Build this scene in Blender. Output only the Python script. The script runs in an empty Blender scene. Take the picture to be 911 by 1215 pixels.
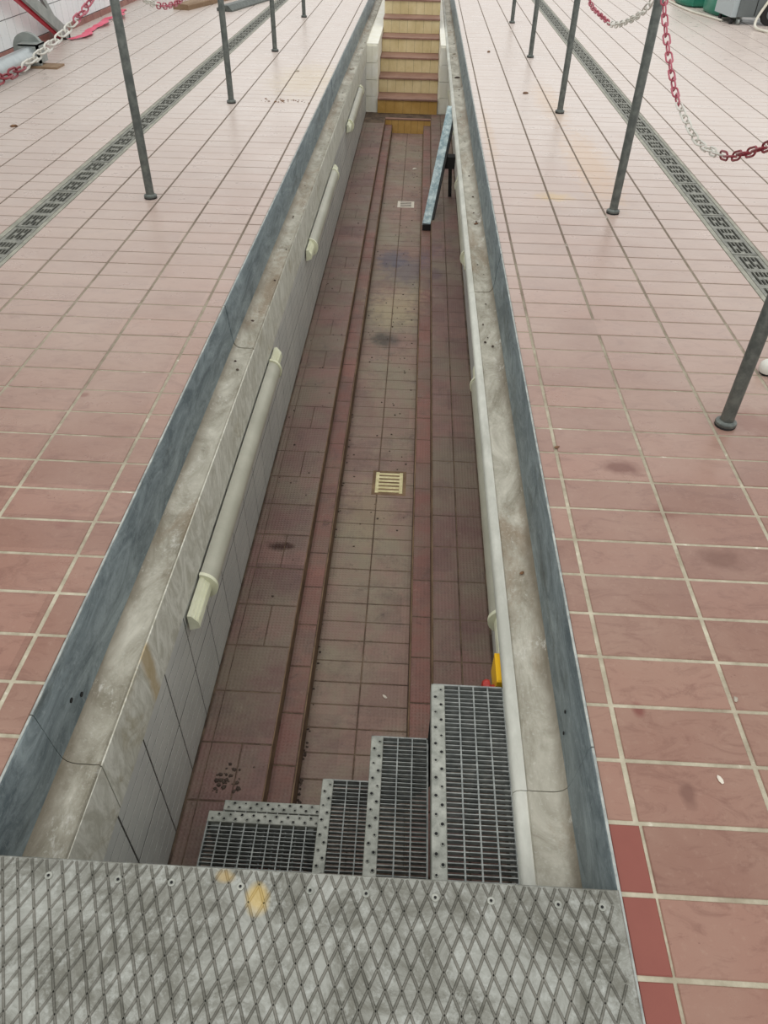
import bpy, math, random
from mathutils import Vector, Matrix
random.seed(7)
SC = bpy.context.scene
COL = SC.collection
# ------------------------------------------------------------------ camera, world, exposure
F_PX, PITCH, YAW, ROLL, CAM_H = 872.02, 0.71994, -0.03094, 0.02475, 1.2748
def cam_axes():
    cp, sp, cy, sy = math.cos(PITCH), math.sin(PITCH), math.cos(YAW), math.sin(YAW)
    f = Vector((sy*cp, cy*cp, -sp)); r = Vector((cy, -sy, 0)); u = r.cross(f)
    c, s = math.cos(ROLL), math.sin(ROLL)
    return r*c + u*s, -r*s + u*c, f
R_, U_, F_ = cam_axes()
cd = bpy.data.cameras.new('camera'); cam = bpy.data.objects.new('camera', cd); COL.objects.link(cam)
cd.sensor_fit = 'VERTICAL'; cd.sensor_height = 36.0; cd.lens = F_PX/1215*36.0
cd.clip_start = 0.02; cd.clip_end = 200
m = Matrix((R_, U_, -F_)).transposed().to_4x4(); m.translation = Vector((0, 0, CAM_H)); cam.matrix_world = m
SC.camera = cam
W = bpy.data.worlds.new('daylight'); SC.world = W; W.use_nodes = True
bg = W.node_tree.nodes['Background']
bg.inputs[0].default_value = (0.985, 0.99, 0.975, 1); bg.inputs[1].default_value = 1.0
sd = bpy.data.lights.new('roof_daylight', 'SUN'); sun = bpy.data.objects.new('roof_daylight', sd); COL.objects.link(sun)
sd.energy = 0.8; sd.angle = math.radians(50); sd.color = (1.0, 0.98, 0.94)
sun.rotation_euler = (math.radians(24), math.radians(-9), 0)
SC.view_settings.view_transform = 'Standard'; SC.view_settings.look = 'None'
SC.view_settings.gamma = 1.0; SC.view_settings.exposure = 0.05
try: SC.view_settings.use_curve_mapping = False
except Exception: pass

# ------------------------------------------------------------------ materials
def lin(c):
    return tuple((v/255/12.92 if v/255 <= 0.04045 else ((v/255+0.055)/1.055)**2.4) for v in c) + (1.0,)
class Mat:
    def __init__(s, name):
        s.m = bpy.data.materials.new(name); s.m.use_nodes = True
        s.t = s.m.node_tree; s.b = s.t.nodes['Principled BSDF']
        s.pos = s.t.nodes.new('ShaderNodeNewGeometry').outputs['Position']
    def n(s, kind, **kw):
        x = s.t.nodes.new(kind)
        for k, v in kw.items(): setattr(x, k, v)
        return x
    def link(s, a, b): s.t.links.new(a, b)
    def noise(s, scale, detail=4, stretch=None, rough=0.6, dist=0.0, vec=None):
        v = vec or s.pos
        if stretch:
            mp = s.n('ShaderNodeMapping'); mp.inputs['Scale'].default_value = stretch; s.link(v, mp.inputs[0]); v = mp.outputs[0]
        x = s.n('ShaderNodeTexNoise'); x.inputs['Scale'].default_value = scale; x.inputs['Detail'].default_value = detail
        x.inputs['Roughness'].default_value = rough; x.inputs['Distortion'].default_value = dist
        s.link(v, x.inputs['Vector']); return x.outputs['Fac']
    def ramp(s, fac, a, b, ca=(0,0,0,1), cb=(1,1,1,1)):
        x = s.n('ShaderNodeValToRGB'); e = x.color_ramp.elements
        e[0].position = a; e[0].color = ca; e[1].position = b; e[1].color = cb
        s.link(fac, x.inputs[0]); return x.outputs[0]
    def mix(s, fac, a, b, mode='MIX'):
        x = s.n('ShaderNodeMix', data_type='RGBA', blend_type=mode)
        for v, i in ((fac, 0), (a, 6), (b, 7)):
            if hasattr(v, 'default_value') or hasattr(v, 'is_linked'): s.link(v, x.inputs[i])
            else: x.inputs[i].default_value = v
        return x.outputs[2]
    def math(s, op, a, b=0.0, c=None):
        x = s.n('ShaderNodeMath', operation=op)
        for i, v in enumerate((a, b) if c is None else (a, b, c)):
            if hasattr(v, 'is_linked'): s.link(v, x.inputs[i])
            else: x.inputs[i].default_value = v
        return x.outputs[0]
    def base(s, c):
        if hasattr(c, 'is_linked'): s.link(c, s.b.inputs['Base Color'])
        else: s.b.inputs['Base Color'].default_value = c
    def rough(s, v, metal=0.0, spec=0.5):
        if hasattr(v, 'is_linked'): s.link(v, s.b.inputs['Roughness'])
        else: s.b.inputs['Roughness'].default_value = v
        s.b.inputs['Metallic'].default_value = metal; s.b.inputs['Specular IOR Level'].default_value = spec
    def bump(s, h, strength=0.2, dist=0.002):
        x = s.n('ShaderNodeBump'); x.inputs['Strength'].default_value = strength; x.inputs['Distance'].default_value = dist
        s.link(h, x.inputs['Height']); s.link(x.outputs[0], s.b.inputs['Normal'])
    def cell(s, px, py, ox, oy):          # one random value per tile cell, from world position
        sp = s.n('ShaderNodeSeparateXYZ'); s.link(s.pos, sp.inputs[0])
        fx = s.math('FLOOR', s.math('DIVIDE', s.math('SUBTRACT', sp.outputs[0], ox), px))
        fy = s.math('FLOOR', s.math('DIVIDE', s.math('SUBTRACT', sp.outputs[1], oy), py))
        cb = s.n('ShaderNodeCombineXYZ'); s.link(fx, cb.inputs[0]); s.link(fy, cb.inputs[1])
        wn = s.n('ShaderNodeTexWhiteNoise', noise_dimensions='2D'); s.link(cb.outputs[0], wn.inputs['Vector'])
        return wn.outputs['Value']
    def spot(s, cur, x, y, rx, ry, col, amt, z=None):    # a stain with a place and shape of its own
        mp = s.n('ShaderNodeMapping'); mp.inputs['Location'].default_value = (-x/rx, -y/ry, 0); mp.inputs['Scale'].default_value = (1/rx, 1/ry, 0)
        nz = s.n('ShaderNodeTexNoise'); nz.inputs['Scale'].default_value = 22; s.link(s.pos, nz.inputs['Vector'])
        s.link(s.pos, mp.inputs[0])
        ad = s.n('ShaderNodeVectorMath', operation='LENGTH'); s.link(mp.outputs[0], ad.inputs[0])
        d = s.math('ADD', ad.outputs['Value'], s.math('MULTIPLY', s.math('SUBTRACT', nz.outputs['Fac'], 0.5), 1.3))
        k = s.math('MULTIPLY', s.ramp(d, 0.35, 1.0, (1,1,1,1), (0,0,0,1)), amt)
        return s.mix(k, cur, col)

def tile_floor(name):
    s = Mat(name)
    c = s.cell(0.25, 0.1233, 0.445, 0.396)
    col = s.mix(c, lin((128, 92, 78)), lin((147, 109, 94)))
    col = s.mix(s.ramp(s.noise(1.1, 5, rough=0.65), 0.42, 0.68), col, lin((152, 122, 106)))
    col = s.mix(s.math('MULTIPLY', s.ramp(s.noise(9, 8, (1, 2.2, 1), 0.75, 1.5), 0.5, 0.66), 0.5), col, lin((106, 68, 57)))
    col = s.mix(s.math('MULTIPLY', s.ramp(s.noise(34, 6, rough=.8), .63, .72), .6), col, lin((96, 56, 48)))
    col = s.mix(s.math('MULTIPLY', s.ramp(s.noise(60, 5, (1, 1, 1), 0.7), 0.55, 0.8), 0.3), col, lin((172, 146, 128)))
    # floor pales down the hall: far glare painted into the colour, over some dust
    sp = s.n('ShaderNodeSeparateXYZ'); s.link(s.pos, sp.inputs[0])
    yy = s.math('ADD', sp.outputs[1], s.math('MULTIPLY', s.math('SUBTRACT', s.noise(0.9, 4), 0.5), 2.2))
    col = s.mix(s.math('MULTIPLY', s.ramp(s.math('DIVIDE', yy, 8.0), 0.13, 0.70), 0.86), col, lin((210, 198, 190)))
    for x, y, rx, ry, cc, a in ((0.62, 1.69, .075, .045, (104, 66, 56), .75), (0.70, 1.50, .055, .035, (112, 72, 60), .6),
                                (0.80, 1.33, .07, .05, (104, 70, 58), .6), (0.50, .88, .018, .022, (110, 52, 44), .8),
                                (0.86, .98, .05, .02, (110, 66, 56), .6), (1.0, 4.6, .16, .9, (196, 160, 120), .4),
                                (0.95, 6.1, .13, .8, (198, 164, 124), .35), (-0.9, 6.6, .35, .8, (200, 182, 148), .45),
                                (0.55, .70, .02, .03, (96, 60, 50), .6), (0.45, 5.2, .05, .8, (190, 160, 126), .35),
                                (.72, 4.0, .12, .08, (196, 168, 120), .6), (1.10, 1.95, .16, .1, (120, 78, 66), .5),
                                (-1.02, 1.95, .02, .016, (120, 76, 66), .6), (-.86, 1.36, .03, .03, (128, 88, 80), .5)):
        col = s.spot(col, x, y, rx, ry, lin(cc), a)
    s.base(col)
    s.rough(s.ramp(s.noise(7, 6), 0.3, 0.75, (.24,)*3+(1,), (.44,)*3+(1,)), 0, 0.5)
    s.bump(s.noise(45, 6), 0.35, 0.0015)
    return s.m
def tile_red():
    s = Mat('red_tile')
    col = s.mix(s.noise(12, 6), lin((122, 62, 52)), lin((136, 76, 64)))
    s.base(col); s.rough(0.45); s.bump(s.noise(50, 5), .3, .0012); return s.m
def grout():
    s = Mat('grout')
    col = s.mix(s.ramp(s.noise(14, 6, rough=.7), .35, .7), lin((156, 148, 128)), lin((200, 193, 172)))
    col = s.mix(s.math('MULTIPLY', s.ramp(s.noise(5, 5), .5, .68), .55), col, lin((128, 112, 96)))
    sp = s.n('ShaderNodeSeparateXYZ'); s.link(s.pos, sp.inputs[0])
    yy = s.math('ADD', sp.outputs[1], s.math('MULTIPLY', s.math('SUBTRACT', s.noise(1.6, 4), 0.5), 2.6))
    col = s.mix(s.math('MULTIPLY', s.ramp(s.math('DIVIDE', yy, 6.0), .22, .6), .85), col, lin((100, 86, 76)))
    col = s.mix(s.math('MULTIPLY', s.ramp(s.noise(7, 5, rough=.8), .62, .70), .9), col, lin((232, 228, 216)))
    s.base(col); s.rough(.85, 0, .3); s.bump(s.noise(160, 4), .5, .001); return s.m
def pit_tile(name, ca, cb, dirt):
    s = Mat(name)
    c = s.cell(0.2, 0.1985, -.38, .11)
    col = s.mix(c, lin(ca), lin(cb))
    col = s.mix(s.ramp(s.noise(2.2, 6, rough=.7), .42, .60), col, lin(dirt))
    col = s.mix(s.math('MULTIPLY', s.ramp(s.noise(5.5, 7, rough=.78), .5, .68), .5), col, lin((92, 74, 70)))
    col = s.mix(s.math('MULTIPLY', s.ramp(s.noise(11, 7, rough=.8, dist=1), .58, .74), .75), col, lin((66, 56, 52)))
    col = s.mix(s.math('MULTIPLY', s.ramp(s.noise(38, 5, rough=.7), .6, .76), .4), col, lin((156, 142, 128)))
    for x, y, rx, ry, cc, a in ((-.50, 2.20, .075, .03, (58, 30, 20), 1.0), (-.02, 5.4, .25, .3, (92, 80, 92), .6),
                                (-.10, 4.75, .22, .35, (176, 160, 128), .5), (-.15, 4.3, .12, .12, (48, 46, 46), .7),
                                (.17, 5.0, .08, .12, (84, 62, 68), .7), (-.16, 5.6, .16, .25, (70, 70, 92), .6), (-.14, 2.6, .16, .3, (150, 138, 112), .5)):
        col = s.spot(col, x, y, rx, ry, lin(cc), a)
    s.base(col); s.rough(s.ramp(s.noise(8, 5), .3, .7, (.42,)*3+(1,), (.66,)*3+(1,)), 0, .4)
    # moulded anti-slip pimples of the tile: fine relief
    mp = s.n('ShaderNodeMapping'); mp.inputs['Scale'].default_value = (76, 76, 0); s.link(s.pos, mp.inputs[0])
    vo = s.n('ShaderNodeTexVoronoi'); vo.inputs['Scale'].default_value = 1; vo.inputs['Randomness'].default_value = 0
    s.link(mp.outputs[0], vo.inputs['Vector'])
    s.bump(s.ramp(vo.outputs['Distance'], .12, .4, (1,1,1,1), (0,0,0,1)), .55, .0022)
    return s.m
def simple(name, ca, cb=None, scale=8, r=.5, metal=0, bump=0, stretch=None, lo=.4, hi=.65, spec=.5):
    s = Mat(name)
    if cb: s.base(s.mix(s.ramp(s.noise(scale, 6, stretch, .68), lo, hi), lin(ca), lin(cb)))
    else: s.base(lin(ca))
    s.rough(r, metal, spec)
    if bump: s.bump(s.noise(scale*5, 5), bump, .002)
    return s.m
def steel_face():
    s = Mat('zinc_sheet')  # same zinc as the ledge, shade on the upright face painted in
    col = s.mix(s.ramp(s.noise(5, 8, (3, .8, 3), .75, 1.2), .38, .66), lin((92, 103, 107)), lin((146, 157, 159)))
    col = s.mix(s.math('MULTIPLY', s.ramp(s.noise(3.2, 6, (1, .6, 2), .7), .56, .68), .7), col, lin((70, 74, 68)))
    col = s.mix(s.math('MULTIPLY', s.ramp(s.noise(26, 7, (2, .7, 2), .8), .54, .68), .4), col, lin((66, 76, 78)))
    col = s.mix(s.math('MULTIPLY', s.ramp(s.noise(70, 5, rough=.8), .55, .72), .4), col, lin((176, 184, 184)))
    s.base(col); s.rough(.5, .3, .5); s.bump(s.noise(120, 4), .15, .001); return s.m
def ledge_mat():
    s = Mat('dusty_lit_zinc_ledge')  # paler than the upright sheet: dust, plus light painted into the colour
    col = s.mix(s.ramp(s.noise(9, 8, (1, .5, 1), .72, .8), .36, .66), lin((136, 130, 114)), lin((198, 194, 180)))
    col = s.mix(s.math('MULTIPLY', s.ramp(s.noise(5, 6, (1, .35, 1), .7, .5), .52, .66), .6), col, lin((128, 104, 76)))
    col = s.mix(s.math('MULTIPLY', s.ramp(s.noise(110, 4), .56, .78), .5), col, lin((208, 206, 196)))
    sp = s.n('ShaderNodeSeparateXYZ'); s.link(s.pos, sp.inputs[0])
    d = s.math('MAXIMUM', s.math('DIVIDE', s.math('SUBTRACT', -.648, sp.outputs[0]), .045), s.math('DIVIDE', s.math('SUBTRACT', sp.outputs[0], .325), .045))
    d = s.math('ADD', d, s.math('MULTIPLY', s.math('SUBTRACT', s.noise(7, 5, (1, .3, 1)), .5), 1.6))
    col = s.mix(s.math('MULTIPLY', s.ramp(d, .35, 1.0), .75), col, lin((104, 94, 78)))
    col = s.mix(s.math('MULTIPLY', s.ramp(s.noise(13, 7, (1, .5, 1), .8), .58, .66), .55), col, lin((218, 216, 208)))
    s.base(col); s.rough(.6, .15, .5); s.bump(s.noise(80, 5), .4, .002); return s.m
def marble():
    s = Mat('veined_facing')
    v = s.noise(10, 8, (1, 1.4, .55), .7, 2.2)
    col = s.mix(s.ramp(v, .40, .60), lin((180, 177, 162)), lin((214, 212, 200)))
    col = s.mix(s.math('MULTIPLY', s.ramp(s.noise(5, 7, (1, 1.2, 1), .7, 1.5), .56, .66), .5), col, lin((150, 138, 106)))
    col = s.spot(col, -.61, 1.10, .3, .035, lin((170, 140, 80)), .6)
    s.base(col); s.rough(.6, 0, .4); s.bump(v, .3, .002); return s.m
def plate_mat(name, a, b, c):
    s = Mat(name)
    col = s.mix(s.ramp(s.noise(8, 8, rough=.78, dist=.8), .42, .60), lin(a), lin(b))
    col = s.mix(s.math('MULTIPLY', s.ramp(s.noise(45, 6, rough=.75), .5, .7), .55), col, lin(c))
    col = s.spot(col, -.205, .475, .022, .024, lin((206, 176, 100)), .6)
    col = s.spot(col, -.262, .505, .02, .012, lin((190, 160, 96)), .5)
    s.base(col); s.rough(s.ramp(s.noise(22, 5), .3, .7, (.36,)*3+(1,), (.6,)*3+(1,)), .45, .5)
    s.bump(s.noise(90, 5), .35, .0012); return s.m

M = dict(
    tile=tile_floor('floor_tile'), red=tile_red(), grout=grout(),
    band=pit_tile('pit_tile_brown', (110, 84, 78), (130, 100, 92), (120, 106, 92)),
    strip=pit_tile('pit_tile_red', (120, 84, 76), (134, 94, 84), (118, 98, 86)),
    mid=pit_tile('pit_tile_grey', (128, 104, 94), (144, 116, 104), (136, 124, 106)),
    pgrout=simple('pit_grout', (70, 55, 45), (112, 94, 76), 12, .9),
    pgrout_light=simple('pit_grout_light', (104, 82, 62), (136, 112, 86), 12, .9),
    zinc=steel_face(), ledge=ledge_mat(), marble=marble(),
    lipstone=simple('smooth_grey_stone', (176, 176, 166), (206, 206, 196), 7, .55, stretch=(1, .4, 1)),
    lip=simple('bright_zinc_edge', (134, 140, 138), (180, 184, 178), 20, .6, .1),
    walltile=simple('grey_wall_tile', (186, 187, 182), (202, 202, 195), 3, .4),
    walljoint=simple('dark_joint', (74, 72, 68), None),
    stub=simple('cream_wall_tile', (232, 229, 212), (240, 238, 228), 6, .5),
    yellow=simple('yellow_riser_tile', (204, 186, 138), (224, 208, 166), 5, .45, stretch=(1, 1, .6)),
    yellowd=simple('amber_riser_tile', (186, 146, 78), (206, 168, 102), 5, .45),
    nosing=simple('brown_tread_tile', (128, 94, 80), (148, 114, 98), 6, .55),
    plate=plate_mat('worn_tread_plate', (112, 111, 102), (154, 155, 148), (192, 195, 190)),
    rib=plate_mat('worn_plate_rib', (90, 89, 81), (120, 118, 110), (146, 144, 136)),
    galv=simple('galvanised_grating', (120, 124, 122), (158, 161, 157), 40, .5, .35),
    galvn=simple('galvanised_nosing', (136, 138, 130), (172, 173, 164), 30, .55, .3, .3),
    hole=simple('hole_shadow_black', (22, 22, 22), None, r=.9),
    dark=simple('dark_steel', (44, 46, 46), (60, 62, 60), 8, .6, .2),
    post=simple('grey_barrier_steel', (86, 91, 88), (112, 117, 112), 30, .45, .5),
    rubber=simple('black_rubber', (24, 24, 24), None, r=.7),
    drain=simple('cast_drain_grey', (112, 112, 105), (146, 146, 136), 25, .6, .15),
    drainf=simple('drain_frame_grey', (134, 134, 122), (164, 162, 148), 12, .6, .15),
    redp=simple('red_chain_plastic', (158, 68, 84), (178, 92, 106), 6, .4),
    redd=simple('dark_red_chain_plastic', (122, 34, 46), (146, 52, 60), 6, .4),
    whitep=simple('white_chain_plastic', (190, 188, 178), (214, 212, 204), 6, .4),
    lamp=simple('frosted_lamp_cover', (166, 164, 148), (184, 182, 166), 4, .35),
    cream=simple('cream_ridged_rail', (214, 214, 184), (230, 230, 206), 8, .45),
    brass=simple('pale_brass_drain', (190, 178, 132), (216, 206, 164), 30, .4, .4),
    btnred=simple('button_red', (168, 38, 26), None, r=.35), btnyel=simple('box_yellow', (236, 184, 20), None, r=.4),
    panel=simple('mottled_blue_grey_plank', (128, 150, 156), (198, 212, 212), 26, .6, .1),
    wtile=simple('white_wall_tile', (226, 232, 234), (236, 240, 240), 3, .25),
    skirt=simple('red_brown_skirting', (140, 92, 84), (160, 112, 100), 6, .5),
    alu=simple('brushed_pipe', (166, 174, 176), (190, 196, 196), 5, .35, .6),
    grey=simple('grey_bracket', (140, 146, 142), (160, 164, 160), 10, .5, .3),
    redpaint=simple('red_paint', (190, 36, 56), (206, 60, 78), 6, .45),
    tape=simple('pink_red_tape', (226, 70, 104), (238, 110, 138), 8, .5),
    green=simple('green_plastic', (36, 120, 98), (54, 140, 116), 3, .35),
    bin=simple('charcoal_plastic', (92, 98, 98), (104, 110, 110), 4, .5), binl=simple('light_grey_plastic', (168, 178, 180), None, r=.45),
    hose=simple('pale_hose', (200, 196, 180), (216, 212, 200), 6, .5),
    orange=simple('orange_plastic', (206, 142, 40), None, r=.45),
    wood=simple('weathered_board', (132, 106, 80), (156, 130, 104), 8, .7, stretch=(1, .2, 1)),
    leaf=simple('dry_leaf', (96, 66, 44), (126, 92, 62), 30, .8), stone=simple('pale_stone', (150, 142, 128), (186, 178, 164), 40, .8),
    crumb=simple('dark_crumb', (58, 46, 40), (84, 70, 60), 60, .9), paper=simple('pale_scrap', (212, 204, 190), None, r=.8),
)

# ------------------------------------------------------------------ mesh helpers
class MB:
    def __init__(s): s.v = []; s.f = []; s.mi = []; s.mats = []
    def _m(s, mat):
        if mat is None: return 0
        if mat not in s.mats: s.mats.append(mat)
        return s.mats.index(mat)
    def add(s, vs, fs, mat=None):
        o = len(s.v); s.v += [tuple(v) for v in vs]; k = s._m(mat)
        for f in fs: s.f.append(tuple(i+o for i in f)); s.mi.append(k)
        return s
    def box(s, x0, x1, y0, y1, z0, z1, mat=None, bottom=True):
        v = [(x0,y0,z0),(x1,y0,z0),(x1,y1,z0),(x0,y1,z0),(x0,y0,z1),(x1,y0,z1),(x1,y1,z1),(x0,y1,z1)]
        f = [(4,5,6,7),(0,1,5,4),(1,2,6,5),(2,3,7,6),(3,0,4,7)] + ([(3,2,1,0)] if bottom else [])
        return s.add(v, f, mat)
    def cbox(s, x0, x1, y0, y1, z0, z1, c, mat=None):      # box with chamfered top edges
        v = [(x0,y0,z0),(x1,y0,z0),(x1,y1,z0),(x0,y1,z0),(x0,y0,z1-c),(x1,y0,z1-c),(x1,y1,z1-c),(x0,y1,z1-c),
             (x0+c,y0+c,z1),(x1-c,y0+c,z1),(x1-c,y1-c,z1),(x0+c,y1-c,z1)]
        f = [(8,9,10,11)] + [(i,(i+1)%4,4+(i+1)%4,4+i) for i in range(4)] + [(4+i,4+(i+1)%4,8+(i+1)%4,8+i) for i in range(4)]
        return s.add(v, f, mat)
    def obox(s, p, q, w, h, side=None, mat=None):          # bar from p to q, w along side axis, h across
        p, q = Vector(p), Vector(q); d = (q-p).normalized()
        sd = Vector(side) if side else (Vector((1,0,0)) if abs(d.x) < .9 else Vector((0,1,0)))
        sd = (sd - d*sd.dot(d)).normalized(); n = d.cross(sd)
        v = [b + sd*(w/2*a) + n*(h/2*c) for b in (p, q) for a, c in ((-1,-1),(1,-1),(1,1),(-1,1))]
        return s.add(v, [(0,3,2,1),(4,5,6,7),(0,1,5,4),(1,2,6,5),(2,3,7,6),(3,0,4,7)], mat)
    def tube(s, pts, r, n=8, mat=None, caps=True):
        pts = [Vector(p) for p in pts]; rings = []; rr = r if isinstance(r, (list, tuple)) else [r]*len(pts)
        ref = Vector((0,0,1))
        for i, p in enumerate(pts):
            d = (pts[min(i+1, len(pts)-1)] - pts[max(i-1, 0)]).normalized()
            a = d.cross(ref)
            if a.length < .15: a = d.cross(Vector((1,0,0)))
            a.normalize(); b = d.cross(a)
            rings.append([p + (a*math.cos(2*math.pi*k/n) + b*math.sin(2*math.pi*k/n))*rr[i] for k in range(n)])
        f = [(i*n+k, i*n+(k+1)%n, (i+1)*n+(k+1)%n, (i+1)*n+k) for i in range(len(pts)-1) for k in range(n)]
        if caps: f += [tuple(range(n))[::-1], tuple((len(pts)-1)*n+k for k in range(n))]
        return s.add([v for q in rings for v in q], f, mat)
    def lathe(s, prof, n=16, cx=0, cy=0, mat=None):        # prof: (radius, z) from bottom to top
        v = [(cx+r*math.cos(2*math.pi*k/n), cy+r*math.sin(2*math.pi*k/n), z) for r, z in prof for k in range(n)]
        f = [(i*n+k, i*n+(k+1)%n, (i+1)*n+(k+1)%n, (i+1)*n+k) for i in range(len(prof)-1) for k in range(n)]
        f += [tuple(range(n))[::-1], tuple((len(prof)-1)*n+k for k in range(n))]
        return s.add(v, f, mat)
    def prism(s, prof, y0, y1, mat=None, closed=True, flip=False):   # (x,z) section run along Y
        n = len(prof); v = [(x, y0, z) for x, z in prof] + [(x, y1, z) for x, z in prof]
        rng = range(n) if closed else range(n-1)
        f = [((i, (i+1) % n, n+(i+1) % n, n+i) if not flip else (n+i, n+(i+1) % n, (i+1) % n, i)) for i in rng]
        if closed: f += [tuple(range(n)), tuple(range(2*n-1, n-1, -1))]
        return s.add(v, f, mat)
    def mesh(s, name, mat=None, smooth=False):
        me = bpy.data.meshes.new(name); me.from_pydata(s.v, [], s.f)
        ms = s.mats or ([mat] if mat else [])
        for x in ms: me.materials.append(x)
        if len(ms) > 1:
            for p, k in zip(me.polygons, s.mi): p.material_index = k
        if smooth:
            for p in me.polygons: p.use_smooth = True
            try: me.set_sharp_from_angle(angle=math.radians(40))
            except Exception: pass
        me.update(); return me
    def build(s, name, mat=None, parent=None, smooth=False, kind=None, label=None):
        return put(name, s.mesh(name, mat, smooth), parent, kind=kind, label=label)
def put(name, me, parent=None, loc=(0,0,0), rot=(0,0,0), kind=None, label=None):
    o = bpy.data.objects.new(name, me); COL.objects.link(o); o.location = loc; o.rotation_euler = rot
    if parent: o.parent = parent
    if kind: o['kind'] = kind
    if label: o['label'] = label
    return o
def thing(name, label, cat, loc=(0,0,0), rz=0, group=None):
    o = bpy.data.objects.new(name, None); COL.objects.link(o); o.empty_display_size = .1
    o.location = loc; o.rotation_euler = (0, 0, rz); o['label'] = label; o['category'] = cat
    if group: o['group'] = group
    return o
def tag(o, label, cat, group=None):
    o['label'] = label; o['category'] = cat
    if group: o['group'] = group
    return o
def copy_tree(o, parent=None):
    c = o.copy(); COL.objects.link(c)
    if parent: c.parent = parent
    for ch in list(o.children): copy_tree(ch, c)
    return c
def pix(x, y, z):                         # does this place fall in the photograph, and how near is it
    v = Vector((x, y, z)) - Vector((0, 0, CAM_H)); d = v.dot(F_)
    if d < .2: return None
    px, py = 455.5 + F_PX*v.dot(R_)/d, 607.5 - F_PX*v.dot(U_)/d
    return (px, py, d) if -60 < px < 971 and -60 < py < 1275 else None

# ------------------------------------------------------------------ hall floor
PITL, PITR = -.709, .386
YMIN, YMAX = -.45, 14.2
J = .005                                    # half joint
_tm = {}
def tile_mesh(w, d, mat, h=.009, key=''):
    k = (round(w, 4), round(d, 4), mat.name)
    if k not in _tm: _tm[k] = MB().cbox(-w/2, w/2, -d/2, d/2, -h, 0, .0018).mesh('tile', mat)
    return _tm[k]
def lay(parent, cells, zt, name='tile', limit=300, h=.009, jitter=.0006, zjoin=0):
    """cells: (x0,x1,y0,y1,mat[,z]); the nearest in view become parts, the rest one stuff part per material."""
    sc = []
    for c in cells:
        x, y = (c[0]+c[1])/2, (c[2]+c[3])/2; z = c[5] if len(c) > 5 else zt
        p = pix(x, y, z); a = (c[1]-c[0])*(c[3]-c[2])
        sc.append((-a/p[2]**3 if p else 1.0, c, z))
    sc.sort(key=lambda t: t[0])
    rest = {}
    for i, (s, c, z) in enumerate(sc):
        w, d = c[1]-c[0], c[3]-c[2]
        if i < limit and s < 0:
            put(name, tile_mesh(w, d, c[4], h), parent, ((c[0]+c[1])/2, (c[2]+c[3])/2, z + random.uniform(-jitter, jitter)),
                (random.uniform(-.003, .003), random.uniform(-.0015, .0015), 0))
        else:
            rest.setdefault(c[4].name, (MB(), c[4]))[0].cbox(c[0], c[1], c[2], c[3], z-h, z + random.uniform(-jitter, jitter)*.6, .0018)
    for k, (b, mt) in rest.items(): b.build('distant_' + name + 's', mt, parent, kind='stuff')
DLX, DRX = (-1.861, -1.706), (1.409, 1.566)
def floor_side(x_in, x_out, dr, lines, y0r):
    lo, hi = min(x_in, x_out), max(x_in, x_out)
    b = MB()
    for a, c in ((lo, dr[0]), (dr[1], hi)): b.box(a, c, YMIN, YMAX, -.06, -.0028, M['grout'])
    b.box(dr[0], dr[1], YMIN, YMAX, -.09, -.08, M['hole'])
    for a in (dr[0], dr[1]-.004): b.box(a, a+.004, YMIN, YMAX, -.08, -.006, M['hole'])
    fl = b.build('floor', None, None, kind='structure')
    cells = []
    k0 = int((YMIN - y0r)/.1233) + 1; k1 = int((YMAX - y0r)/.1233) - 1
    xs = sorted(set([lo, hi] + [v for v in lines if lo < v < hi and not dr[0]-.03 < v < dr[1]+.03] + list(dr)))
    for k in range(k0, k1+1):
        ya, yb = y0r + .1233*k + J*.85, y0r + .1233*(k+1) - J*.85
        i = 0
        while i < len(xs)-1:
            a, c = xs[i], xs[i+1]; i += 1
            if abs(a-dr[0]) < 1e-6: continue
            if c - a < .03: continue
            ja = .003 if a in (lo, dr[1]) or a == PITR+.005 else J
            jc = .003 if c in (hi, dr[0]) or c == PITL-.005 else J
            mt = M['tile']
            if x_in > 0 and k in (-1, 0, 1):          # the relaid rows with a hairline joint
                if a == lo: jc = -.0035; mt = M['red']
                elif abs(a-.445) < .02: ja = .0095
                if k == 0 and a == lo: jc = -.005
            if x_in > 0 and k == 17 and abs(a-.445) < .02: c = xs[i+0+0+1] if i+1 < len(xs) else c; i += 1
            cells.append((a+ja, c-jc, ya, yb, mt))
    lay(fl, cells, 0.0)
    return fl
fl_l = floor_side(PITL-.005, -3.5, DLX, [-.785-.25*k for k in range(11)], .873-.1233*4)
fl_r = floor_side(PITR+.005, 5.6, DRX, [.445+.25*k for k in range(21)], .396)
fl_l['label'] = 'red-brown tiled hall floor on the left of the pit'; fl_r['label'] = 'red-brown tiled hall floor on the right of the pit'

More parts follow.
